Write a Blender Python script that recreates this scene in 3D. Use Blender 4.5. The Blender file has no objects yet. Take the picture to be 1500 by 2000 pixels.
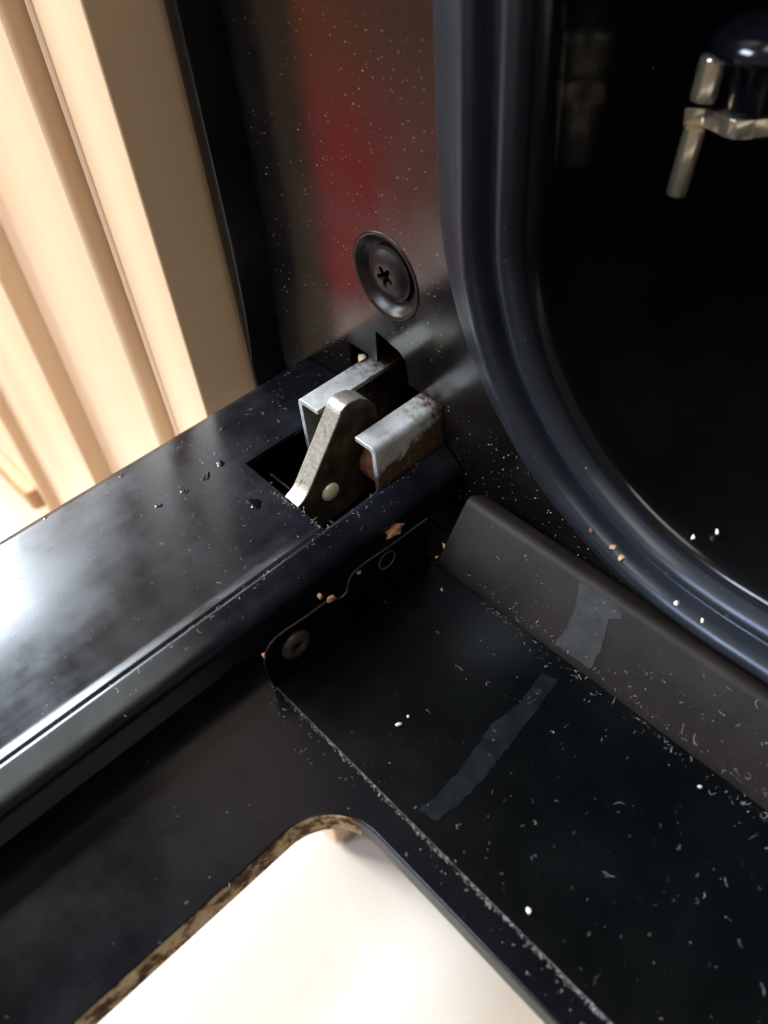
import bpy, bmesh, math, random
from mathutils import Vector, Matrix
from mathutils.geometry import tessellate_polygon
random.seed(7)
R = random.uniform
MM = 0.001
scene = bpy.context.scene
COL = scene.collection

# ------------------------------------------------------------------ camera
cam_d = bpy.data.cameras.new('camera')
cam = bpy.data.objects.new('camera', cam_d); COL.objects.link(cam)
RX = Vector((0.6813005, 0.7281250, -0.0752568)); DY = Vector((0.5021547, -0.5396998, -0.6756957)); FW = Vector((-0.5326070, 0.4225613, -0.7333292))
CAM = Vector((0.1402109, -0.0912446, 0.1202130))
m = Matrix.Identity(4)
for i in range(3):
    m[i][0] = RX[i]; m[i][1] = -DY[i]; m[i][2] = -FW[i]; m[i][3] = CAM[i]
cam.matrix_world = m
cam_d.sensor_fit = 'VERTICAL'; cam_d.sensor_height = 36.0
cam_d.lens = 36.0 * 1627.227 / 2000.0
cam_d.clip_start = 0.01; cam_d.clip_end = 50.0
cam_d.dof.use_dof = True
cam_d.dof.focus_distance = 0.168
cam_d.dof.aperture_fstop = 17.0
scene.camera = cam

# ------------------------------------------------------------------ world and lamps
w = bpy.data.worlds.new('World'); scene.world = w; w.use_nodes = True
bg = w.node_tree.nodes['Background']
bg.inputs[0].default_value = (1.0, 0.80, 0.60, 1); bg.inputs[1].default_value = 0.14

def area(name, loc, target, sx, sy, power, col):
    l = bpy.data.lights.new(name, 'AREA'); l.shape = 'RECTANGLE'; l.size = sx; l.size_y = sy
    l.energy = power; l.color = col
    o = bpy.data.objects.new(name, l); COL.objects.link(o)
    o.location = loc
    o.rotation_euler = (Vector(target) - Vector(loc)).to_track_quat('-Z', 'Y').to_euler()
    return o
area('overhead_fill', (0.9, -0.3, 2.1), (0.9, -0.3, 0), 1.1, 1.1, 17, (1.0, 0.93, 0.84))  # overhead fill lamp, added to brighten the rail chamfer and upward faces
# daylight window to the left of the oven, and a second, weaker one behind the viewer
area('window_light', (-1.6, -0.30, 1.12), (0, -0.30, 1.12), 1.3, 1.4, 240, (0.95, 0.98, 1.0))
area('rear_window_light', (-0.55, -1.6, 1.75), (0.1, 0, 0), 0.9, 0.6, 46, (0.72, 0.79, 1.0))

scene.view_settings.view_transform = 'Standard'
scene.view_settings.look = 'None'
scene.view_settings.exposure = 0.0
scene.view_settings.gamma = 1.0

# ------------------------------------------------------------------ materials
class NT:
    def __init__(s, name):
        s.m = bpy.data.materials.new(name); s.m.use_nodes = True
        s.t = s.m.node_tree; s.b = s.t.nodes['Principled BSDF']
        s.co = s.t.nodes.new('ShaderNodeTexCoord').outputs['Object']
    def n(s, typ, **kw):
        x = s.t.nodes.new('ShaderNode' + typ)
        for k, v in kw.items():
            setattr(x, k, v)
        return x
    def link(s, a, b): s.t.links.new(a, b)
    def mapped(s, scale):
        mp = s.n('Mapping'); mp.inputs['Scale'].default_value = scale
        s.link(s.co, mp.inputs['Vector']); return mp.outputs[0]
    def noise(s, scale, detail=4, rough=0.55, vec=None, dist=0.0):
        x = s.n('TexNoise'); x.inputs['Scale'].default_value = scale
        x.inputs['Detail'].default_value = detail; x.inputs['Roughness'].default_value = rough
        x.inputs['Distortion'].default_value = dist
        s.link(vec if vec is not None else s.co, x.inputs['Vector']); return x.outputs['Fac']
    def ramp(s, fac, stops):
        x = s.n('ValToRGB'); e = x.color_ramp.elements
        while len(e) < len(stops): e.new(0.5)
        for el, (p, c) in zip(e, stops):
            el.position = p; el.color = c if isinstance(c, tuple) else (c, c, c, 1)
        s.link(fac, x.inputs[0]); return x.outputs[0]
    def mix(s, fac, a, b):
        x = s.n('Mix', data_type='RGBA')
        for sock, v in ((x.inputs[0], fac), (x.inputs[6], a), (x.inputs[7], b)):
            if hasattr(v, 'links'): s.link(v, sock)
            else: sock.default_value = v
        return x.outputs[2]
    def math(s, op, a, b=0.0, clamp=False):
        x = s.n('Math', operation=op, use_clamp=clamp)
        for sock, v in ((x.inputs[0], a), (x.inputs[1], b)):
            if hasattr(v, 'links'): s.link(v, sock)
            else: sock.default_value = v
        return x.outputs[0]
    def axis(s, i):
        x = s.n('SeparateXYZ'); s.link(s.co, x.inputs[0]); return x.outputs[i]
    def bump(s, h, strength, dist=0.0002):
        x = s.n('Bump'); x.inputs['Strength'].default_value = strength
        x.inputs['Distance'].default_value = dist
        s.link(h, x.inputs['Height']); s.link(x.outputs[0], s.b.inputs['Normal'])
    def set(s, **kw):
        names = dict(base='Base Color', rough='Roughness', metal='Metallic', ior='IOR', spec='Specular IOR Level',
                     coat='Coat Weight', coatr='Coat Roughness')
        for k, v in kw.items():
            sock = s.b.inputs[names[k]]
            if hasattr(v, 'links'): s.link(v, sock)
            else: sock.default_value = v
        return s
C = lambda r, g, b: (r, g, b, 1)

def mat_rail():
    t = NT('black_rail')
    st = t.noise(1, 5, 0.6, t.mapped((420, 22, 300)))
    bl = t.noise(70, 5, 0.6)
    k = t.math('ADD', t.math('MULTIPLY', st, 0.22), t.math('MULTIPLY', bl, 0.78))
    t.set(base=t.mix(t.ramp(k, [(0.42, 0.0), (0.66, 1.0)]), C(0.004, 0.004, 0.006), C(0.010, 0.0105, 0.014)),
          rough=t.ramp(k, [(0.36, 0.13), (0.64, 0.27)]), spec=0.5)
    t.b.inputs['Specular Tint'].default_value = (0.78, 0.89, 1.0, 1)
    t.bump(t.noise(1, 4, 0.6, t.mapped((2600, 160, 900))), 0.03, 0.0001)
    return t.m
def mat_enamel(name, c, r0, r1, spec, bs=0.05, scale=900):
    t = NT(name)
    k = t.noise(60, 5, 0.6)
    t.set(base=t.mix(t.ramp(k, [(0.35, 0.0), (0.7, 1.0)]), c, C(c[0]*1.6, c[1]*1.6, c[2]*1.6)),
          rough=t.ramp(k, [(0.35, r0), (0.65, r1)]), spec=spec)
    t.bump(t.noise(scale, 3, 0.6), bs, 0.0001)
    return t.m
def mat_flange():
    t = NT('textured_flange')
    k = t.noise(90, 5, 0.65)
    t.set(base=t.mix(t.ramp(k, [(0.35, 0.0), (0.7, 1.0)]), C(0.0075, 0.0058, 0.0046), C(0.0150, 0.0118, 0.0096)),
          rough=0.5, spec=0.18)
    t.bump(t.noise(2600, 3, 0.6, None, 0.3), 0.35, 0.0001)
    return t.m
def mat_zinc(name, ylo, yhi, zw=0.0, base=(0.60, 0.63, 0.62), amount=0.5, metal=0.35):
    """galvanised sheet; rust grows from ylo towards yhi and, with zw, towards the lower part"""
    t = NT(name)
    y = t.axis(1); z = t.axis(2)
    g = t.math('DIVIDE', t.math('SUBTRACT', y, ylo * MM), (yhi - ylo) * MM)
    g = t.math('MAXIMUM', g, 0.0)
    if zw:
        g = t.math('ADD', g, t.math('MULTIPLY', t.math('MAXIMUM', t.math('SUBTRACT', 0.0075, z), 0.0), zw * 1000 / 8))
    nz = t.noise(420, 6, 0.7)
    r = t.math('ADD', g, t.math('MULTIPLY', t.math('SUBTRACT', nz, 0.5), 1.5))
    f = t.ramp(r, [(amount, 0.0), (amount + 0.4, 1.0)])
    pits = t.ramp(t.noise(1100, 2, 0.5), [(0.25, 0.0), (0.30, 1.0)])
    zc = t.ramp(t.noise(260, 5, 0.7), [(0.3, C(base[0]*.55, base[1]*.54, base[2]*.52)), (0.7, C(*base))])
    zc = t.mix(pits, C(0.05, 0.035, 0.02), zc)
    rc = t.ramp(t.noise(700, 5, 0.7), [(0.3, C(0.016, 0.008, 0.004)), (0.55, C(0.06, 0.030, 0.013)), (0.75, C(0.19, 0.11, 0.045))])
    t.set(base=t.mix(f, zc, rc), metal=t.math('MULTIPLY', t.math('SUBTRACT', 1.0, f), metal),
          rough=t.mix(f, C(0.42, 0.42, 0.42), C(0.85, 0.85, 0.85)))
    t.bump(t.noise(900, 5, 0.7), 0.35, 0.0002)
    return t.m
def mat_arm():
    t = NT('worn_arm_steel')
    a = t.noise(330, 6, 0.75); b2 = t.noise(1200, 4, 0.7)
    k = t.math('ADD', t.math('MULTIPLY', a, 0.6), t.math('MULTIPLY', b2, 0.4))
    t.set(base=t.ramp(k, [(0.34, C(0.12, 0.095, 0.065)), (0.46, C(0.36, 0.33, 0.28)), (0.66, C(0.60, 0.57, 0.51))]),
          metal=0.7, rough=t.ramp(a, [(0.3, 0.42), (0.7, 0.28)]))
    t.bump(b2, 0.3, 0.0002)
    return t.m
def mat_armside():
    t = NT('shaded_grimy_arm_side')  # dark brown puts shade into the sides' colour, along with grime
    a = t.noise(240, 6, 0.7)
    t.set(base=t.ramp(a, [(0.35, C(0.022, 0.016, 0.010)), (0.55, C(0.06, 0.045, 0.028)), (0.72, C(0.14, 0.11, 0.07))]), metal=0.3, rough=0.5)
    t.bump(t.noise(900, 5, 0.7), 0.3, 0.0002)
    return t.m
def mat_simple(name, base, rough, metal=0.0, spec=0.5, nscale=200, var=0.3, bs=0.1, coat=0.0):
    t = NT(name)
    k = t.noise(nscale, 4, 0.6)
    lo = C(*[c * (1 - var) for c in base]); hi = C(*[min(1, c * (1 + var)) for c in base])
    t.set(base=t.ramp(k, [(0.3, lo), (0.7, hi)]), rough=rough, metal=metal, spec=spec, coat=coat)
    t.bump(t.noise(nscale * 4, 3, 0.6), bs, 0.0001)
    return t.m
def mat_wood(name, a, b2, rough=0.45):
    t = NT(name)
    v = t.mapped((55, 55, 2.6))
    warp = t.noise(1, 5, 0.6, v, 0.6)
    fine = t.noise(1, 5, 0.7, t.mapped((420, 420, 9)))
    wv = t.n('TexWave', wave_type='RINGS', rings_direction='Y')
    wv.inputs['Scale'].default_value = 9; wv.inputs['Distortion'].default_value = 2.2
    wv.inputs['Detail'].default_value = 3; wv.inputs['Detail Scale'].default_value = 1.2
    mp = t.n('Mapping'); mp.inputs['Scale'].default_value = (1.0, 1.0, 0.16); mp.inputs['Location'].default_value = (0.082, 0.03, -0.01)
    t.link(t.co, mp.inputs[0]); t.link(mp.outputs[0], wv.inputs['Vector'])
    k = t.math('ADD', t.math('MULTIPLY', warp, 0.45), t.math('ADD', t.math('MULTIPLY', fine, 0.25), t.math('MULTIPLY', wv.outputs['Fac'], 0.22)))
    t.set(base=t.ramp(k, [(0.3, C(*b2)), (0.62, C(*a))]), rough=rough, spec=0.35)
    t.bump(fine, 0.06, 0.0002)
    return t.m
def mat_rim():
    t = NT('rusty_cut_edge')
    k = t.noise(260, 6, 0.7)
    t.set(base=t.ramp(k, [(0.36, C(0.03, 0.014, 0.006)), (0.46, C(0.12, 0.06, 0.022)), (0.54, C(0.50, 0.36, 0.20)), (0.75, C(0.66, 0.54, 0.36))]),
          rough=0.8, spec=0.2)
    t.bump(t.noise(1200, 4, 0.7), 0.5, 0.0003)
    return t.m
def mat_glass():
    m_ = bpy.data.materials.new('door_glass'); m_.use_nodes = True
    t = m_.node_tree; t.nodes.clear()
    o = t.nodes.new('ShaderNodeOutputMaterial'); mx = t.nodes.new('ShaderNodeMixShader')
    tr = t.nodes.new('ShaderNodeBsdfTransparent'); gl = t.nodes.new('ShaderNodeBsdfGlossy')
    fr = t.nodes.new('ShaderNodeFresnel'); fr.inputs[0].default_value = 1.45
    tc = t.nodes.new('ShaderNodeTexCoord'); nz = t.nodes.new('ShaderNodeTexNoise'); nz.inputs['Scale'].default_value = 16
    mp = t.nodes.new('ShaderNodeMapping'); mp.inputs['Scale'].default_value = (1.6, 0.5, 1)
    rp = t.nodes.new('ShaderNodeValToRGB')
    rp.color_ramp.elements[0].position = 0.35; rp.color_ramp.elements[0].color = (0.97, 0.97, 0.97, 1)
    rp.color_ramp.elements[1].position = 0.75; rp.color_ramp.elements[1].color = (0.74, 0.69, 0.63, 1)
    t.links.new(tc.outputs['Object'], mp.inputs[0]); t.links.new(mp.outputs[0], nz.inputs['Vector'])
    t.links.new(nz.outputs['Fac'], rp.inputs[0]); t.links.new(rp.outputs[0], tr.inputs[0])
    gl.inputs['Roughness'].default_value = 0.03
    t.links.new(fr.outputs[0], mx.inputs[0]); t.links.new(tr.outputs[0], mx.inputs[1]); t.links.new(gl.outputs[0], mx.inputs[2])
    t.links.new(mx.outputs[0], o.inputs[0])
    return m_

RAIL = mat_rail()
FACE = mat_enamel('brown_black_enamel', C(0.005, 0.004, 0.0036), 0.14, 0.26, 0.95, 0.04, 1400)
SHEET = mat_enamel('black_door_sheet', C(0.002, 0.0022, 0.0032), 0.14, 0.22, 0.27)
PLATE = mat_enamel('black_door_plate', C(0.0011, 0.0015, 0.0017), 0.2, 0.3, 0.16)
LINER = mat_enamel('cavity_enamel', C(0.004, 0.004, 0.0045), 0.12, 0.2, 0.45)
TRIM = mat_enamel('black_trim', C(0.004, 0.004, 0.004), 0.25, 0.4, 0.25)
FLANGE = mat_flange()
SEAL = mat_simple('grey_blue_silicone', (0.014, 0.016, 0.021), 0.34, 0, 0.9, 120, 0.2, 0.05)
SEAL.node_tree.nodes['Principled BSDF'].inputs['Specular Tint'].default_value = (0.74, 0.87, 1.0, 1)
ZINC = mat_zinc('galvanised_bracket', -14, 4, 0.0, amount=0.48)
ZINCR = mat_zinc('rusty_galvanised_bracket', -14, 3, 1.5, amount=0.46)
ARM = mat_arm(); ARMSIDE = mat_armside()
HOLEDISC = mat_simple('pale_hole_disc', (0.98, 0.92, 0.62), 0.3, 0.25, 0.5, 500, 0.2, 0.2)
RUST = mat_simple('rusty_steel', (0.11, 0.045, 0.018), 0.7, 0.2, 0.4, 500, 0.7, 0.6)
SCREW = mat_simple('blackened_screw', (0.014, 0.010, 0.008), 0.4, 0.1, 0.5, 400, 0.5, 0.25)
DARK = mat_simple('dark_housing', (0.010, 0.007, 0.005), 0.6, 0, 0.4, 300, 0.5, 0.2)
CHROME = mat_simple('chrome_wire', (0.95, 0.83, 0.64), 0.18, 0.85, 0.5, 300, 0.1, 0.05)
GLOSSBLACK = mat_simple('gloss_black_fitting', (0.006, 0.007, 0.010), 0.14, 0, 0.7, 200, 0.2, 0.03)
BEECH = mat_wood('pale_beech', (0.75, 0.545, 0.355), (0.67, 0.47, 0.29))
WOODB = mat_wood('shade_brown_wood', (0.50, 0.27, 0.11), (0.36, 0.18, 0.07))  # brown puts the shade on the block's face into its colour
WOODF = mat_wood('brown_sheet_wood', (0.115, 0.058, 0.028), (0.07, 0.034, 0.016), 0.8)
WOODF.node_tree.nodes['Principled BSDF'].inputs['Specular IOR Level'].default_value = 0.1
LIPSCREW = mat_simple('dull_lip_screw', (0.060, 0.044, 0.036), 0.5, 0.4, 0.4, 600, 0.5, 0.3)
LIPEDGE = mat_simple('dark_rusty_lip_edge', (0.007, 0.0045, 0.003), 0.8, 0, 0.06, 300, 1.0, 0.4)
RIMDARK = mat_simple('dark_teal_cut_edge', (0.012, 0.018, 0.017), 0.5, 0, 0.4, 200, 0.6, 0.3)
RIM = mat_rim(); EDGE = mat_simple('rusty_plate_edge', (0.085, 0.06, 0.042), 0.7, 0, 0.4, 300, 0.85, 0.4)
GLASS = mat_glass()
FLOORM = mat_simple('pale_stone_floor', (0.78, 0.74, 0.68), 0.7, 0, 0.15, 4, 0.12, 0.02)
RED = mat_simple('red_plastic', (0.88, 0.065, 0.095), 0.6, 0, 0.5, 20, 0.15, 0.02)
ORANGE = mat_simple('orange_plastic', (0.60, 0.15, 0.06), 0.6, 0, 0.5, 20, 0.15, 0.02)
STAIN = mat_simple('dried_water_film', (0.0036, 0.0048, 0.0058), 0.33, 0, 0.22, 260, 0.6, 0.3)
FSTAIN = mat_simple('dried_water_film_on_flange', (0.016, 0.017, 0.017), 0.5, 0, 0.35, 260, 0.5, 0.3)
DUST = mat_simple('pale_dust', (0.55, 0.56, 0.55), 0.9, 0, 0.2, 900, 0.5, 0.0)
DUSTW = mat_simple('warm_dust', (0.70, 0.60, 0.45), 0.9, 0, 0.2, 900, 0.6, 0.0)
WHITE = mat_simple('white_crumb', (0.80, 0.77, 0.70), 0.8, 0, 0.3, 700, 0.15, 0.4)
TAN = mat_simple('tan_crumb', (0.34, 0.22, 0.12), 0.9, 0, 0.3, 900, 0.5, 0.5)
DROP = mat_simple('dirty_water_drop', (0.002, 0.002, 0.0025), 0.06, 0, 0.4, 300, 0.3, 0.0)
TAN_L = mat_simple('pale_flake', (0.72, 0.56, 0.38), 0.85, 0, 0.3, 900, 0.25, 0.4)
FLAKE = mat_simple('rust_flake', (0.16, 0.070, 0.030), 0.9, 0, 0.3, 700, 0.5, 0.5)

# ------------------------------------------------------------------ mesh helpers (all lengths in mm)
def to_obj(name, bm, mats, parent=None, smooth=32, bevel=0.0, seg=2):
    bmesh.ops.scale(bm, vec=(MM, MM, MM), verts=bm.verts)
    bm.normal_update()
    me = bpy.data.meshes.new(name); bm.to_mesh(me); bm.free()
    for mt in (mats if isinstance(mats, (list, tuple)) else [mats]): me.materials.append(mt)
    if smooth:
        for p in me.polygons: p.use_smooth = True
        me.set_sharp_from_angle(angle=math.radians(smooth))
    o = bpy.data.objects.new(name, me); COL.objects.link(o)
    if parent is not None: adopt(o, parent)
    if bevel:
        b = o.modifiers.new('bevel', 'BEVEL'); b.width = bevel * MM; b.segments = seg; b.limit_method = 'ANGLE'
        b.angle_limit = math.radians(35)
    return o
WORLD = {}
def adopt(o, parent):
    o.parent = parent
    o.matrix_parent_inverse = Matrix.Translation(-WORLD.get(parent.name, Vector((0, 0, 0))))
def empty(name, loc, **props):
    o = bpy.data.objects.new(name, None); COL.objects.link(o)
    o.location = Vector(loc) * MM; o.empty_display_size = 0.01
    WORLD[o.name] = Vector(loc) * MM
    tag(o, **props); return o
def tag(o, **props):
    for k, v in props.items():
        if v: o[k] = v
    return o
def prism(bm, loops, fn, a, b, mi=0, wall_mi=None, cap_a=True, cap_b=True, edge_mi=None):
    """extrude a 2-D polygon with holes (loops[0] outer) from a to b; fn(u, v, w) -> xyz"""
    vs = [[Vector((u, v, 0)) for u, v in lp] for lp in loops]
    tris = tessellate_polygon(vs)
    flat = [p for lp in loops for p in lp]
    va = [bm.verts.new(fn(u, v, a)) for u, v in flat]
    vb = [bm.verts.new(fn(u, v, b)) for u, v in flat]
    for t3 in tris:
        try:
            if cap_a: bm.faces.new([va[i] for i in t3]).material_index = mi
            if cap_b: bm.faces.new([vb[i] for i in reversed(t3)]).material_index = mi
        except ValueError: pass
    k = 0
    for li, lp in enumerate(loops):
        n = len(lp)
        for i in range(n):
            j = (i + 1) % n
            f = bm.faces.new((va[k+i], va[k+j], vb[k+j], vb[k+i]))
            f.material_index = (mi if edge_mi is None else edge_mi) if li == 0 else (mi if wall_mi is None else wall_mi)
        k += n
    bmesh.ops.recalc_face_normals(bm, faces=bm.faces)
def box(bm, x0, x1, y0, y1, z0, z1):
    v = [bm.verts.new((x, y, z)) for x in (x0, x1) for y in (y0, y1) for z in (z0, z1)]
    for f in ((0,1,3,2), (4,6,7,5), (0,4,5,1), (2,3,7,6), (0,2,6,4), (1,5,7,3)):
        bm.faces.new([v[i] for i in f])
    bmesh.ops.recalc_face_normals(bm, faces=bm.faces)
def lathe(bm, prof, origin, ax, n=40, mi=0, rfun=None):
    """prof = [(r, h)]; h runs along ax from origin"""
    ax = Vector(ax).normalized()
    u = ax.orthogonal().normalized(); v = ax.cross(u)
    rings = []
    for q, (r, h) in enumerate(prof):
        if r < 1e-6:
            rings.append([bm.verts.new(Vector(origin) + ax * h)]); continue
        ring = []
        for i in range(n):
            a = 2 * math.pi * i / n
            rr = rfun(q, r, a) if rfun else r
            ring.append(bm.verts.new(Vector(origin) + ax * h + (u * math.cos(a) + v * math.sin(a)) * rr))
        rings.append(ring)
    for a, b in zip(rings, rings[1:]):
        for i in range(n):
            j = (i + 1) % n
            if len(a) == 1 and len(b) == 1: continue
            if len(a) == 1: f = bm.faces.new((a[0], b[i], b[j]))
            elif len(b) == 1: f = bm.faces.new((a[i], a[j], b[0]))
            else: f = bm.faces.new((a[i], a[j], b[j], b[i]))
            f.material_index = mi
    bmesh.ops.recalc_face_normals(bm, faces=bm.faces)
def tube(bm, pts, r, n=10, mi=0):
    pts = [Vector(p) for p in pts]; rings = []
    for i, p in enumerate(pts):
        d = (pts[min(i+1, len(pts)-1)] - pts[max(i-1, 0)]).normalized()
        u = d.orthogonal().normalized() if i == 0 else (rings[-1][1] - d * rings[-1][1].dot(d)).normalized()
        v = d.cross(u)
        rr = r[i] if isinstance(r, (list, tuple)) else r
        rings.append(([bm.verts.new(p + (u * math.cos(2*math.pi*k/n) + v * math.sin(2*math.pi*k/n)) * rr) for k in range(n)], u))
    for (a, _), (b, _) in zip(rings, rings[1:]):
        for k in range(n):
            bm.faces.new((a[k], a[(k+1) % n], b[(k+1) % n], b[k])).material_index = mi
    bm.faces.new(list(reversed(rings[0][0]))).material_index = mi
    bm.faces.new(rings[-1][0]).material_index = mi
def rr_path(x0, x1, z0, z1, R, d=0.0, n=28):
    """rounded rectangle grown outwards by d: list of (x, z, nx, nz)"""
    out = []
    for cx, cz, a0 in ((x0+R, z0+R, 180), (x1-R, z0+R, 270), (x1-R, z1-R, 0), (x0+R, z1-R, 90)):
        for i in range(n + 1):
            a = math.radians(a0 + 90 * i / n)
            c, s = math.cos(a), math.sin(a)
            out.append((cx + (R + d) * c, cz + (R + d) * s, c, s))
    return out
def sweep_rr(bm, rect, prof, mi=0, wob=0.0):
    """sweep prof [(d, y)] round the rounded rectangle"""
    base = rr_path(*rect)
    rows = []
    for q, (x, z, nx, nz) in enumerate(base):
        k = wob * (math.sin(q * 0.9) + 0.6 * math.sin(q * 2.3 + 1)); l = wob * 0.7 * math.sin(q * 1.7 + 2)
        rows.append([bm.verts.new((x + nx * (d + (k if y < -0.3 else 0)), y * (1 + l * 0.12), z + nz * (d + (k if y < -0.3 else 0)))) for d, y in prof])
    for i in range(len(rows)):
        a, b = rows[i], rows[(i+1) % len(rows)]
        for k in range(len(prof) - 1):
            bm.faces.new((a[k], b[k], b[k+1], a[k+1])).material_index = mi
    bmesh.ops.remove_doubles(bm, verts=bm.verts, dist=1e-4)
    bmesh.ops.recalc_face_normals(bm, faces=bm.faces)
XZ = lambda u, v, w_: (u, w_, v)      # plane of the oven face
XY = lambda u, v, w_: (u, v, w_)      # plane of the open door
YZ = lambda u, v, w_: (w_, u, v)

# ------------------------------------------------------------------ setting
bm = bmesh.new(); box(bm, -4000, 4000, -4000, 900, -330, -300)
tag(to_obj('floor', bm, FLOORM, None, 0), kind='structure', label='pale floor lying below the open oven door', category='floor')

bm = bmesh.new(); box(bm, -4000, -372, -4000, -70, -299.6, -296)  # brown sheet added out of view so the oven panel mirrors brown
tag(to_obj('brown_mirror_sheet', bm, WOODF, None, 0), kind='structure', label='unseen brown sheet left of the oven, added to be mirrored in its panel', category='floor')

# ------------------------------------------------------------------ kitchen cabinet on the left
cab = empty('kitchen_cabinet', (-14, 0, -300), label='pale beech kitchen cabinet with stepped upright boards left of the oven', category='cabinet')
def board(name, prof, z0=-296, z1=620, lab=None):
    bm = bmesh.new(); prism(bm, [prof], XY, z0, z1)
    return tag(to_obj(name, bm, BEECH, cab, 25, 0.6, 2), label=lab)
board('side_panel', [(-14.3, -0.9), (-14.3, 480), (-33, 480), (-33, -0.9)], lab='shaded cabinet side facing the oven')
board('door_edge_strip', [(-14, -22), (-14, -1.0), (-50, -1.0), (-50, -18), (-41.6, -18), (-40.6, -21.2), (-39.2, -21.8), (-38.0, -21.2), (-37.4, -19.5), (-36.6, -19.5), (-36.0, -21.6), (-35, -22)])
board('door_panel', [(-42, -12), (-42, -25), (-43, -26), (-104, -26), (-104, -12)])
board('pilaster', [(-103, -10), (-103, -33), (-186, -33), (-186, -10)])
board('pilaster', [(-185, -9), (-185, -38), (-330, -38), (-330, -9)])
board('pilaster', [(-329, -8), (-329, -32), (-760, -32), (-760, -8)])
bm = bmesh.new()
prism(bm, [[(-260, -44), (-191, -44), (-189, -42), (-189, -37), (-260, -37)]], XY, -163, -151)
tag(to_obj('wooden_block', bm, WOODB, None, 25, 1.5, 2), label='small wooden block coloured brown for shade, fixed to the cabinet just beyond the door', category='block')

# ------------------------------------------------------------------ the oven
oven = empty('oven', (200, 0, -20), label='black built-in oven with its door folded down, rusty left hinge showing', category='oven')
CAV = (69.0, 430.0, 11.5, 340.0, 46.0)
hx, hz = 33.6, 34.2           # screw centre
# front panel with the cavity, the screw hole and the hinge opening cut out
outer = [(-8, -60), (520, -60), (520, 420), (-8, 420)]
cavl = [(x, z) for x, z, _, _ in rr_path(*CAV, d=1.5)][::-1]
hole = [(hx + 8.6 * math.cos(a), hz + 8.6 * math.sin(a)) for a in [2*math.pi*i/56 for i in range(56)]][::-1]
hinge = [(19.2, -14), (19.2, 12.6), (25.6, 12.4), (28.6, 11.6), (29.0, 19.8), (30.2, 19.6), (33, 18.8), (36, 18.0), (37.6, 16.4), (38.2, 10.6), (48.2, 10.6), (48.2, -14)][::-1]
bm = bmesh.new(); prism(bm, [outer, cavl, hole, hinge], XZ, 0, 0.9)
panel = to_obj('front_panel', bm, FACE, oven, 25)
# dished seat of the screw
bm = bmesh.new()
lathe(bm, [(9.1, 0.02), (8.95, 0.22), (8.6, 0.26), (8.2, 0.05), (7.6, -0.7), (6.9, -1.5), (6.0, -1.9), (0, -1.9)], (hx, 0, hz), (0, -1, 0), 56)
to_obj('screw_seat', bm, mat_simple('rust_tinged_enamel', (0.014, 0.008, 0.0055), 0.34, 0, 0.4, 260, 0.85, 0.2), panel, 60)
# screw head with a star recess
bm = bmesh.new()
def star(q, r, a):
    k = max(0.0, 1 - q / 3.0)
    s = abs(math.cos(2.5 * (a + 0.5))) ** 2
    return r * (1 - 0.55 * k * (1 - s))
prof = [(1.9, -1.2), (2.3, 1.05), (2.6, 1.15), (3.0, 1.08), (3.5, 0.95), (4.2, 0.65), (4.9, 0.2), (5.2, 0.0), (5.7, -0.12), (5.8, -0.35), (5.6, -0.75)]
lathe(bm, [(0, -1.2)] + prof, (hx - 0.2, 1.0, hz), (0, -1, 0), 48, 0, lambda q, r, a: star(max(0, q - 1) if q > 2 else 0, r, a))
tag(to_obj('screw', bm, SCREW, panel, 50), label='dark pan-head screw with a star recess')
# side trim
bm = bmesh.new()
zs = [-30, -4, 1, 6, 14, 30, 60, 100, 420]
rows = []
for z in zs:
    k = min(1.0, max(0.0, (z + 2) / 26.0)) ** 0.6
    xr = -10.2 + 3.4 * k
    sec = [(-11.5, 60), (-11.5, -7.4), (-11.2, -8.0), (-10.6, -8.2), (xr - 0.7, -8.2), (xr - 0.2, -8.0), (xr, -7.5), (xr, -0.02), (xr, 1.2), (xr - 0.8, 1.5), (xr - 0.8, 60)]
    rows.append([bm.verts.new((x, y, z)) for x, y in sec])
for a, b in zip(rows, rows[1:]):
    for i in range(len(a)):
        j = (i + 1) % len(a)
        bm.faces.new((a[i], a[j], b[j], b[i]))
bm.faces.new(rows[0]); bm.faces.new(rows[-1])
bmesh.ops.recalc_face_normals(bm, faces=bm.faces)
to_obj('side_trim', bm, TRIM, oven, 30)
# gasket
bm = bmesh.new()
P = [(20.2, 0.05), (19.6, -0.9), (18.5, -1.6), (16.5, -2.6), (14, -3.9), (12.2, -5.0), (11.2, -5.9), (10.3, -6.5), (9.3, -6.7), (8.4, -6.3), (7.9, -5.4), (7.7, -4.0), (7.5, -2.4), (7.1, -1.9),
     (6.2, -1.9), (5.6, -2.5), (5.1, -3.6), (4.5, -4.3), (3.7, -4.5), (2.9, -4.1), (2.3, -3.2), (2.0, -1.8), (1.7, -0.6)]
sweep_rr(bm, CAV, P, 0, 0.07)
to_obj('door_gasket', bm, SEAL, oven, 60)
# cavity liner
bm = bmesh.new()
sweep_rr(bm, CAV, [(2.2, 0.4), (1.6, -0.9), (1.0, -1.5), (0.3, -1.6), (-0.3, -1.2), (-0.7, -0.2), (-0.9, 1.4), (-0.2, 3.5), (0.0, 8), (0.0, 320)])
back = [bm.verts.new((x, 319.5, z)) for x, z in ((60, 5), (440, 5), (440, 350), (60, 350))]
bm.faces.new(back)
to_obj('cavity_liner', bm, LINER, oven, 40)
# outer shell behind the panel
bm = bmesh.new()
box(bm, -7, 519, 0.95, 360, -58, -40); box(bm, -7, 519, 0.95, 360, 400, 419)
box(bm, 500, 519, 0.95, 360, -39.9, 399.9)
to_obj('outer_shell', bm, TRIM, oven, 0)
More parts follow.
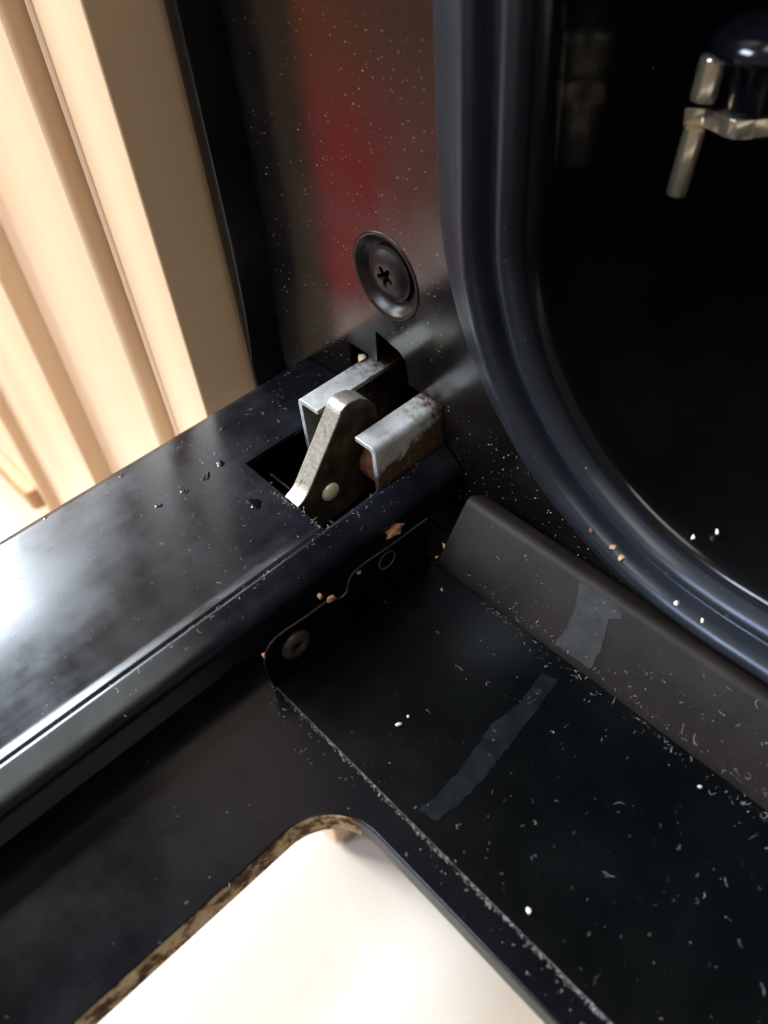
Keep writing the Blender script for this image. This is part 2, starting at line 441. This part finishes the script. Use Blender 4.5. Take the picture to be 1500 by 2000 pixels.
# hinge housing behind the opening
bm = bmesh.new()
v = [(x, y, z) for x in (12, 56) for y in (0.95, 55) for z in (-28, 30)]
vv = [bm.verts.new(p) for p in v]
for f in ((0,1,3,2), (4,6,7,5), (0,4,6,2), (1,3,7,5), (2,6,7,3)): bm.faces.new([vv[i] for i in f])
to_obj('hinge_housing', bm, DARK, oven, 0)
# hinge brackets (an inverted channel, slotted along its top)
def bracket(pts, mt, x_extra=None):
    bm = bmesh.new(); prism(bm, [pts], XZ, -18, 26)
    return bm
bm = bmesh.new()
lp = [(23.2, -14), (23.2, 8.9), (23.4, 9.6), (23.8, 10.0), (24.4, 10.15), (29.7, 10.15), (29.7, 9.0), (25.0, 9.0), (24.6, 8.8), (24.4, 8.4), (24.4, -14)]
prism(bm, [lp], XZ, -18.0, 26)
tag(to_obj('hinge_bracket', bm, ZINC, oven, 40, 0.15, 2), label='left half of the galvanised hinge channel, spotted with rust')
bm = bmesh.new()
rp_ = [(41.3, 10.1), (45.9, 10.1), (46.5, 9.9), (46.95, 9.5), (47.2, 8.8), (47.2, -14), (46.0, -14), (46.0, 8.3), (45.8, 8.7), (45.4, 8.95), (41.3, 8.95)]
prism(bm, [rp_], XZ, -18.0, 26)
tag(to_obj('hinge_bracket', bm, ZINCR, oven, 40, 0.15, 2), label='right half of the galvanised hinge channel, rusty at the back')
# lever arm
arm_p = [(-18.3, 13.1), (-17.7, 14.2), (-16.7, 14.9), (-15.2, 15.1), (-12.6, 14.4), (-10.4, 12.7), (-8.9, 10.4), (-8.3, 7.6), (-8.6, 4.2), (-10, 0.5), (-11.5, -5), (-13.5, -10), (-20, -12), (-32, -11.5), (-42, -9),
         (-42, -4.4), (-36, -3.1), (-32.2, -2.3), (-30.2, -1.4), (-29.0, -0.5), (-27.9, 0.8)]
bm = bmesh.new(); prism(bm, [arm_p], YZ, 33.0, 37.6, 1, None, True, True, 0)
arm = tag(to_obj('lever_arm', bm, [ARM, ARMSIDE], oven, 40, 0.3, 2), label='flat steel hinge arm standing in the slot of the door')
bm = bmesh.new(); lathe(bm, [(2.2, -0.1), (2.2, 0.3), (1.9, 0.6), (1.0, 0.85), (0, 0.9)], (37.6, -23.5, -3.9), (1, 0, 0), 24)  # pale domed disc standing in for the bright see-through hole in the arm
to_obj('bright_hole_disc', bm, HOLEDISC, arm, 60)
bm = bmesh.new(); lathe(bm, [(0, 0), (4.2, 0), (4.6, 0.4), (4.6, 6.6), (4.2, 7.0), (0, 7.0)], (38.6, -11.5, -1.0), (1, 0, 0), 28)
to_obj('hinge_roller', bm, RUST, oven, 40)

# ------------------------------------------------------------------ the open door (a part of the oven)
ZS = -12.8
bm = bmesh.new()
sheet = [(51.0, -18), (400, -18), (400, -460), (51.0, -460)]
win = [(x, z) for x, z, _, _ in rr_path(83.5, 380, -400, -63.6, 10.5, 0, 14)][::-1]
prism(bm, [sheet, win], XY, ZS, ZS - 6.0, 0, 1)
for f in bm.faces:
    if f.material_index == 1 and f.normal.y < -0.93: f.material_index = 2
door = tag(to_obj('door', bm, [SHEET, RIM, RIMDARK], oven, 25, 0.35, 2), label='open oven door lying flat with its inner glass taken out')
# side rail: a thin shell with a slot cut in from the hinge end
top = [(0.8, -27.75), (0.8, -3.0), (1.0, -1.6), (1.6, -0.7), (2.6, -0.15), (4, 0.1), (8, 0.55), (14, 0.84), (22, 0.92), (32, 0.72), (40, 0.32), (45, -0.02), (46.4, -0.06), (46.75, 0.10), (47.1, 0.20), (47.4, 0.16), (47.7, 0.0), (47.95, -0.05), (48.2, 0.06), (48.5, 0.08), (48.8, -0.08), (49.4, -0.5), (51.2, -1.55), (52.6, -2.45), (53.3, -3.1), (53.6, -3.9), (53.55, -5), (51.9, -12.7)]
def shell(pts, t=1.1):
    inn = []
    for i, p in enumerate(pts):
        a = Vector(pts[max(0, i-1)]); b = Vector(pts[min(len(pts)-1, i+1)])
        d = (b - a).normalized(); inn.append((p[0] + d.y * t, p[1] - d.x * t))
    return pts + inn[::-1]
XZr = XZ
bm = bmesh.new()
prism(bm, [shell(top)], XZr, -460, -33)
left = [p for p in top if p[0] < 22] + [(22, 0.92)]
right = [(47.7, 0.0)] + [p for p in top if p[0] > 47.7]
prism(bm, [shell(left)], XZr, -33, -0.4, cap_a=False)
prism(bm, [shell(right)], XZr, -33, -0.4, cap_a=False)
rail = tag(to_obj('side_rail', bm, RAIL, door, 30), label='black door side rail with the hinge slot')
# bottom plate with its upturned flange
pl = [(400, -17.2), (400, -58.3), (61.4, -58.3), (61.4, -17.2)]
bm = bmesh.new(); prism(bm, [pl], XY, -12.0, -12.75, 0, None, True, True, 1)
plate = tag(to_obj('bottom_plate', bm, [PLATE, EDGE], door, 25, 0.12, 2), label='black sheet plate along the hinge end of the door')
bm = bmesh.new()
fl = [(-17.6, -12.05), (-17.3, -11.4), (-16.9, -10.7), (-9.2, -0.6), (-8.5, 0.05), (-7.8, 0.3), (-7.0, 0.2), (-3.5, -2.4), (-3.5, -3.4), (-7.4, -0.7), (-8.2, -1.0), (-15.5, -10.6), (-15.5, -12.05)]
prism(bm, [fl], YZ, 62.6, 400)
tag(to_obj('plate_flange', bm, FLANGE, door, 40, 0.3, 2), label='textured grey brown flange rising to the oven front')
lip_p = [(-18, -12.7), (-18, 1.2), (-28.3, 1.4), (-33.5, 2.0), (-36.4, 1.9), (-37.6, 1.5), (-38.5, 0.5), (-38.9, -1.0), (-39.4, -2.0), (-40.6, -2.3), (-42.2, -1.4), (-43.7, -0.3), (-48.6, -0.1), (-53.1, 0.5), (-55.4, 0.5), (-57.0, -0.1), (-58.2, -1.4), (-59.0, -3.8), (-59.1, -6.7), (-58.9, -9.5), (-58.5, -12.7)]
bm = bmesh.new(); prism(bm, [lip_p], YZ, 61.3, 60.85, 0, None, True, True, 1)
lip = tag(to_obj('plate_lip', bm, [PLATE, LIPEDGE], door, 25, 0.08, 2), label='black upright sheet lip with a notched rusty edge beside the rail')
# lip screw and pressed ring
bm = bmesh.new()
lathe(bm, [(0, -0.4), (1.1, -0.4), (1.25, 0.75), (1.5, 0.95), (2.2, 0.9), (2.9, 0.55), (3.2, 0.0), (3.2, -0.2)], (61.3, -52.2, -5.0), (1, 0, 0), 24, 0, lambda q, r, a: r * (1 - 0.12 * abs(math.sin(3 * a))) if q < 3 else r)
to_obj('lip_screw', bm, LIPSCREW, door, 50)
bm = bmesh.new()
lathe(bm, [(2.2, -0.1), (2.15, 0.12), (2.0, 0.16), (1.85, 0.1), (1.8, -0.1)], (61.3, -29.2, -1.4), (1, 0, 0), 28)
to_obj('pressed_ring', bm, EDGE, door, 50)
# glass and outer frame below
bm = bmesh.new(); box(bm, 54, 398, -458, -20, -27.5, -24)
to_obj('window_glass', bm, GLASS, door, 0)
bm = bmesh.new()
prism(bm, [[(0.6, -17), (410, -17), (410, -462), (0.6, -462)], [(x, z) for x, z, _, _ in rr_path(74, 392, -410, -52, 10, 0, 8)][::-1]], XY, -27.8, -30)
to_obj('outer_frame', bm, PLATE, door, 0)
bm = bmesh.new(); box(bm, 56, 398, -49, -18.5, -23.8, -20.3)
to_obj('end_channel', bm, PLATE, door, 0)
bm = bmesh.new(); box(bm, 0.5, 515, -16.5, -0.6, -34, -27.9); box(bm, 55, 515, -3.2, -0.6, -27.8, -18)
to_obj('bottom_cover', bm, TRIM, oven, 0)
# dried water stains on flange and plate
def blotch(pts, fn, name, jag=0.25, th=0.03, parent=None, mt=None):
    out = []
    for i in range(len(pts)):
        a = Vector(pts[i]); b = Vector(pts[(i+1) % len(pts)])
        n = max(2, int((b - a).length / 0.8))
        for k in range(n):
            p = a.lerp(b, k / n)
            out.append((p.x + random.uniform(-jag, jag), p.y + random.uniform(-jag, jag)))
    bm = bmesh.new(); prism(bm, [out], fn, 0, th)
    return to_obj(name, bm, mt or STAIN, parent, 0)
SL = (Vector((0, -16.9, -10.7)), Vector((0, -9.2, -0.6)))
def on_flange(u, v, w_):
    p = SL[0].lerp(SL[1], v / 12.7); n = Vector((0, -0.795, 0.606)); q = p + n * (0.04 + w_)
    return (u, q.y, q.z)
blotch([(100.2, 0.4), (91.9, 0.0), (92.8, 2.5), (92.6, 7.4), (91.5, 10.8), (90.6, 12.6), (92.2, 12.9), (96.5, 12.9), (99.4, 12.8), (100.4, 11.4), (98.8, 10.0), (99.8, 6.7), (100.1, 3.8)], on_flange, 'water_stain', 0.22, 0.03, door, FSTAIN)
blotch([(94.2, -22.5), (95.2, -30.8), (94.6, -36.9), (96.3, -45.8), (96.7, -52.9), (96.2, -56.0), (99.4, -55.6), (100.2, -51.8), (100.2, -44.4), (99.2, -37.0), (98.3, -29.1), (97.1, -21.7)],
       lambda u, v, w_: (u, v, -11.96 + w_), 'water_stain', 0.2, 0.03, door)

# ------------------------------------------------------------------ fittings inside the cavity
fit = empty('rack_fitting', (86.5, 24, 64), label='round glossy black fitting with chrome strip inside the oven', category='fitting')
bm = bmesh.new(); lathe(bm, [(0, 80.2), (2.5, 80.0), (5, 79.2), (6.8, 78.0), (7.6, 76.8), (7.7, 76.0), (7.2, 75.4), (4.6, 75.1), (4.3, 74.6), (4.2, 68.6), (3.6, 68.0), (0, 67.9)], (83.6, 28.6, 0), (0, 0, 1), 48)
to_obj('fitting_cap', bm, GLOSSBLACK, fit, 50)
bm = bmesh.new()
strip = [(75.8, 24.0), (78.2, 25.3), (80.4, 24.9), (82.4, 24.2), (84.2, 24.3), (86.8, 27.6), (91, 33), (96, 40)]
prism(bm, [strip + [(x + 1.6, y + 1.8) for x, y in strip[::-1]]], XY, 65.0, 67.6)
to_obj('chrome_strip', bm, CHROME, fit, 60, 0.35, 3)
rod = empty('rack_wire', (78, 24, 64), label='upright chrome rack wire beside the round black fitting', category='wire')
bm = bmesh.new(); lathe(bm, [(0, -0.4), (1.8, 0), (1.9, 0.5), (1.9, 5.4), (1.6, 5.9), (0, 6.0)], (78, 24.4, 69), (0.02, 0.14, 1), 20)
to_obj('upper_wire', bm, CHROME, rod, 60)
bm = bmesh.new(); lathe(bm, [(0, 0), (1.3, 0.1), (1.6, 0.5), (1.6, 9.4), (1.4, 10), (0, 10)], (77.6, 22.6, 55.2), (0.03, 0.15, 1), 20)
to_obj('lower_wire', bm, CHROME, rod, 60)

# red and orange bottle added out of view so the oven panel mirrors its red
red_prop = empty('red_mirror_prop', (-416, -326, -296), label='red bottle with orange neck on the floor, unseen, added to be mirrored in the oven panel', category='prop')
bm = bmesh.new(); lathe(bm, [(0, 0), (54, 0), (58, 3), (58, 120), (52, 150), (36, 170), (0, 170)], (-416, -326, -295.9), (0, 0, 1), 40)
to_obj('prop_body', bm, RED, red_prop, 40)
bm = bmesh.new(); lathe(bm, [(34, 170), (33, 200), (32, 345), (28, 352), (0, 354)], (-416, -326, -295.9), (0, 0, 1), 40)
to_obj('prop_neck', bm, ORANGE, red_prop, 40)

# ------------------------------------------------------------------ crumbs (each a thing)
def crumb(loc, s, mt, name, label, group, flat=0.7, seed=0):
    rnd = random.Random(seed + int(loc[0] * 31 + loc[1] * 17))
    bm = bmesh.new(); bmesh.ops.create_icosphere(bm, subdivisions=2 if name == 'rust_flake' else 1, radius=0.85)
    for v_ in bm.verts:
        v_.co *= rnd.uniform(0.6, 1.35)
        v_.co.x *= s[0]; v_.co.y *= s[1]; v_.co.z *= s[2]
    bmesh.ops.rotate(bm, verts=bm.verts, cent=(0, 0, 0), matrix=Matrix.Rotation(rnd.uniform(0, 6), 3, 'Z'))
    o = to_obj(name, bm, mt, None, 50); o.location = Vector(loc) * MM
    return tag(o, label=label, category='crumb', group=group)
G = 'crumbs lying in the oven and on its door'
crumb((83.0, -48.1, -11.6), (0.85, 0.45, 0.4), WHITE, 'crumb', 'elongated white crumb on the black plate in the middle', G)
crumb((83.2, -45.7, -11.7), (0.32, 0.32, 0.3), WHITE, 'crumb', 'tiny white crumb just above the elongated white one', G)
crumb((118.8, -55.4, -11.6), (0.55, 0.5, 0.45), WHITE, 'crumb', 'round white crumb on the black plate near the dusty seam', G)
crumb((104.5, 0.2, 14.5), (0.6, 0.45, 0.5), WHITE, 'crumb', 'white crumb in the cavity, the one nearer the gasket', G)
crumb((106.2, 5.0, 13.2), (0.6, 0.5, 0.5), WHITE, 'crumb', 'white crumb in the cavity, the one farther from the gasket', G)
crumb((125.6, -21.5, -11.6), (0.4, 0.35, 0.3), WHITE, 'crumb', 'tiny white crumb beside the lower edge of the flange', G)
crumb((107.5, -6.3, 6.0), (0.5, 0.5, 0.5), WHITE, 'crumb', 'white crumb in the gasket groove, uppermost of the two', G)
crumb((112.4, -6.3, 5.7), (0.45, 0.4, 0.4), WHITE, 'crumb', 'white crumb in the gasket groove, lowermost of the two', G)
crumb((94.2, -6.3, 9.3), (0.9, 0.7, 0.7), TAN, 'crumb', 'tan crumb in the gasket groove, upper of a touching pair', G)
crumb((96.2, -6.3, 8.2), (1.1, 0.8, 0.9), TAN, 'crumb', 'larger tan crumb in the gasket groove, lower of a pair', G)
crumb((89.7, -6.3, 10.2), (0.7, 0.5, 0.5), FLAKE, 'crumb', 'dark orange crumb in the gasket groove above the tan pair', G)
crumb((23.8, -0.1, 10.7), (1.9, 1.5, 0.6), TAN_L, 'crumb', 'pale flake lying on the left hinge bracket', G)
crumb((54.6, -21.2, -4.8), (2.6, 1.5, 0.7), FLAKE, 'rust_flake', 'large orange rust flake beside the rail below the hinge', G)
crumb((61.5, -43.1, 0.0), (1.1, 0.8, 0.5), FLAKE, 'rust_flake', 'orange rust flake at the notch of the upright lip', G)
crumb((60.6, -44.7, 1.5), (0.7, 0.5, 0.4), FLAKE, 'rust_flake', 'small rust flake left of the notch flake', G)
crumb((61.5, -36.2, 1.3), (0.6, 0.45, 0.4), FLAKE, 'rust_flake', 'small rust flake above the notch on the upright lip', G)
crumb((60.6, -58.2, -2.6), (0.7, 0.6, 0.4), FLAKE, 'rust_flake', 'small rust flake at the rounded end of the upright lip', G)
crumb((62.3, -14.8, -9.0), (0.9, 0.5, 0.8), TAN, 'crumb', 'tan crumb at the left end of the flange', G)
crumb((62.2, -17.1, -10.5), (0.5, 0.4, 0.4), TAN, 'crumb', 'tiny tan crumb just below the left end of the flange', G)
crumb((68.1, -21.7, -11.6), (0.6, 0.5, 0.4), TAN, 'crumb', 'small tan crumb alone on the plate below the flange', G)

def rail_z(x):
    for a, b in zip(top, top[1:]):
        if a[0] <= x <= b[0] and b[0] > a[0]: return a[1] + (b[1] - a[1]) * (x - a[0]) / (b[0] - a[0])
    return 0.0
for dx, dy, dr, lab in ((18.1, -36.6, 1.1, 'dark water drop on the rail, the one nearest the slot'), (19.3, -46.5, 0.9, 'dark water drop on the rail, third from the slot'),
                        (19.0, -41.0, 1.25, 'larger dark water drop on the rail, second from the slot'), (18.8, -52.4, 0.8, 'dark water drop on the rail, fourth from the slot'),
                        (32.4, -38.6, 1.7, 'broad dark wet spot on the rail just in front of the slot'), (9.0, -29.5, 0.7, 'small dark drop near the outer edge of the rail'),
                        (4.6, -53.0, 0.6, 'small dark drop at the outer edge of the rail, beyond the drop row'), (3.4, -70.5, 0.55, 'small clear drop by the outer rail edge, farthest from the hinge')):
    bm = bmesh.new(); rr_ = [R(0.85, 1.15) for _ in range(7)]
    lathe(bm, [(0, 0.10), (dr * 0.55, 0.09), (dr * 0.85, 0.05), (dr, 0.0)], (0, 0, 0), (0, 0, 1), 28, 0, lambda q, r, a: r * (0.9 + 0.2 * math.sin(2 * a + dr * 9) + 0.1 * math.sin(3 * a + dy) + 0.05 * math.sin(7 * a)))
    o = to_obj('water_drop', bm, DROP, None, 60); o.location = Vector((dx, dy, rail_z(dx) - 0.01)) * MM
    tag(o, label=lab, category='drop', group='water drops on the door rail')

# ------------------------------------------------------------------ dust and lint
def specks(bm, spots, smin, smax, fibre, flen, fr=0.035, mi=0):
    for (p, n) in spots:
        p = Vector(p); n = Vector(n)
        u = n.orthogonal().normalized(); v_ = n.cross(u)
        a = random.uniform(0, 6.283); u, v_ = u * math.cos(a) + v_ * math.sin(a), v_ * math.cos(a) - u * math.sin(a)
        if random.random() < fibre:
            L = flen[0] * (flen[1] / flen[0]) ** (random.random() ** 1.7); k = random.uniform(-1.8, 1.8); ang = 0.0; q = p + n * fr; pts = [q]
            for _ in range(4):
                ang += k * random.uniform(0.2, 1.0); q = q + (u * math.cos(ang) + v_ * math.sin(ang)) * (L / 4); pts.append(q + n * random.uniform(0, L * 0.06))
            tube(bm, pts, fr * random.uniform(0.6, 1.1), 3, mi)
        else:
            s = smin * (smax / smin) ** (random.random() ** 1.8)
            vs = [bm.verts.new(p + u * s * random.uniform(.3, .7) + v_ * s * random.uniform(-.3, .3)), bm.verts.new(p - u * s * .4 + v_ * s * random.uniform(.2, .6)),
                  bm.verts.new(p - u * s * .3 - v_ * s * random.uniform(.2, .6)), bm.verts.new(p + n * s * random.uniform(.3, .7))]
            for f in ((0, 1, 3), (1, 2, 3), (2, 0, 3)): bm.faces.new([vs[i] for i in f]).material_index = mi
def dust(name, bm, mt, label):
    return tag(to_obj(name, bm, mt, None, 0), kind='stuff', label=label, category='dust')
UP = (0, 0, 1); FRONT = (0, -1, 0)
# rail
bm = bmesh.new(); sp = []
while len(sp) < 900:
    y = -random.uniform(3, 130); x = R(2, 53)
    if y > -33.5 and 21.6 < x < 48.2: continue
    if random.random() > (1.0 if y > -60 else 0.55): continue
    sp.append(((x, y, rail_z(x) + 0.005), UP))
specks(bm, sp, 0.05, 0.22, 0.22, (0.4, 1.3), 0.022)
sp = [((R(22, 47), -33.3 - abs(random.gauss(0, 0.5)), 0.6), UP) for _ in range(110)] + [((R(47.9, 49.5), R(-34, -6), 0), UP) for _ in range(60)] + [((R(47, 49.5), R(-110, -33), 0.0), UP) for _ in range(130)]
specks(bm, sp, 0.05, 0.18, 0.45, (0.4, 1.6), 0.02)
dust('rail_dust', bm, DUST, 'pale lint and dust scattered over the black door rail')
# plate, flange, sheet
bm = bmesh.new(); sp = []
while len(sp) < 620:
    x = R(56, 190); y = R(-57.5, -19)
    if random.random() > min(1.0, max(0.12, (x - 60) / 35)) : continue
    sp.append(((x, y, -11.93), UP))
specks(bm, sp, 0.035, 0.14, 0.18, (0.4, 2.2), 0.014)
sp = [((60 + 130 * random.random() ** 0.8, -58.55 + random.gauss(0, 0.20), -12.45 + R(-0.25, 0.45)), UP) for _ in range(1700)] + [((R(60, 190), -59.5 - abs(random.gauss(0, 2)), -12.78), UP) for _ in range(160)]
specks(bm, sp, 0.05, 0.2, 0.3, (0.3, 1.0), 0.02)
sp = [((R(55, 84), R(-130, -60), -12.78), UP) for _ in range(120)]
specks(bm, sp, 0.04, 0.12, 0.2, (0.3, 0.9), 0.018)
sp = []
for _ in range(480):
    u = R(66, 190); v_ = R(0.2, 12.2)
    if random.random() > min(1, (u - 60) / 30): continue
    sp.append((on_flange(u, v_, 0.0), (0, -0.795, 0.606)))
sp += [(on_flange(R(70, 190), abs(random.gauss(0, 0.7)), 0.0), (0, -0.795, 0.606)) for _ in range(350)]
sp += [((R(75, 190), -17.9 - abs(random.gauss(0, 1.4)), -11.93), UP) for _ in range(400)]
specks(bm, sp, 0.04, 0.17, 0.16, (0.4, 2.0), 0.016)
dust('plate_dust', bm, DUST, 'pale lint and dust on the hinge end of the door')
# oven face
bm = bmesh.new(); sp = []
while len(sp) < 1500:
    x = R(-4, 140); z = R(-14, 100)
    if 19 < x < 48.5 and z < 20: continue
    if (x - hx) ** 2 + (z - hz) ** 2 < 88: continue
    if x > 49 and z > 12: continue
    if random.random() > (1.0 if x > 8 else 0.4): continue
    sp.append(((x, -0.01, z), FRONT))
specks(bm, sp, 0.08, 0.30, 0.02, (0.4, 1.0), 0.025)
dust('face_dust', bm, DUSTW, 'fine bright specks on the brown enamel front')
# cavity and gasket
bm = bmesh.new()
sp = [((R(100, 240), R(4, 120), 11.55), UP) for _ in range(420)] + [((69.05, R(5, 80), R(60, 110)), (1, 0, 0)) for _ in range(60)]
specks(bm, sp, 0.05, 0.22, 0.03, (0.3, 0.9), 0.02)
base = rr_path(*CAV)
sp = []
for _ in range(160):
    i = random.randrange(0, 40); x, z, nx, nz = base[i]; d, y = random.choice(P[8:])
    x += R(0, 30) if i > 28 else 0
    sp.append(((x + nx * d, y - 0.02, z + nz * d), FRONT))
specks(bm, sp, 0.05, 0.2, 0.2, (0.3, 0.9), 0.02)
dust('cavity_dust', bm, DUST, 'sparse dust specks inside the black oven cavity')
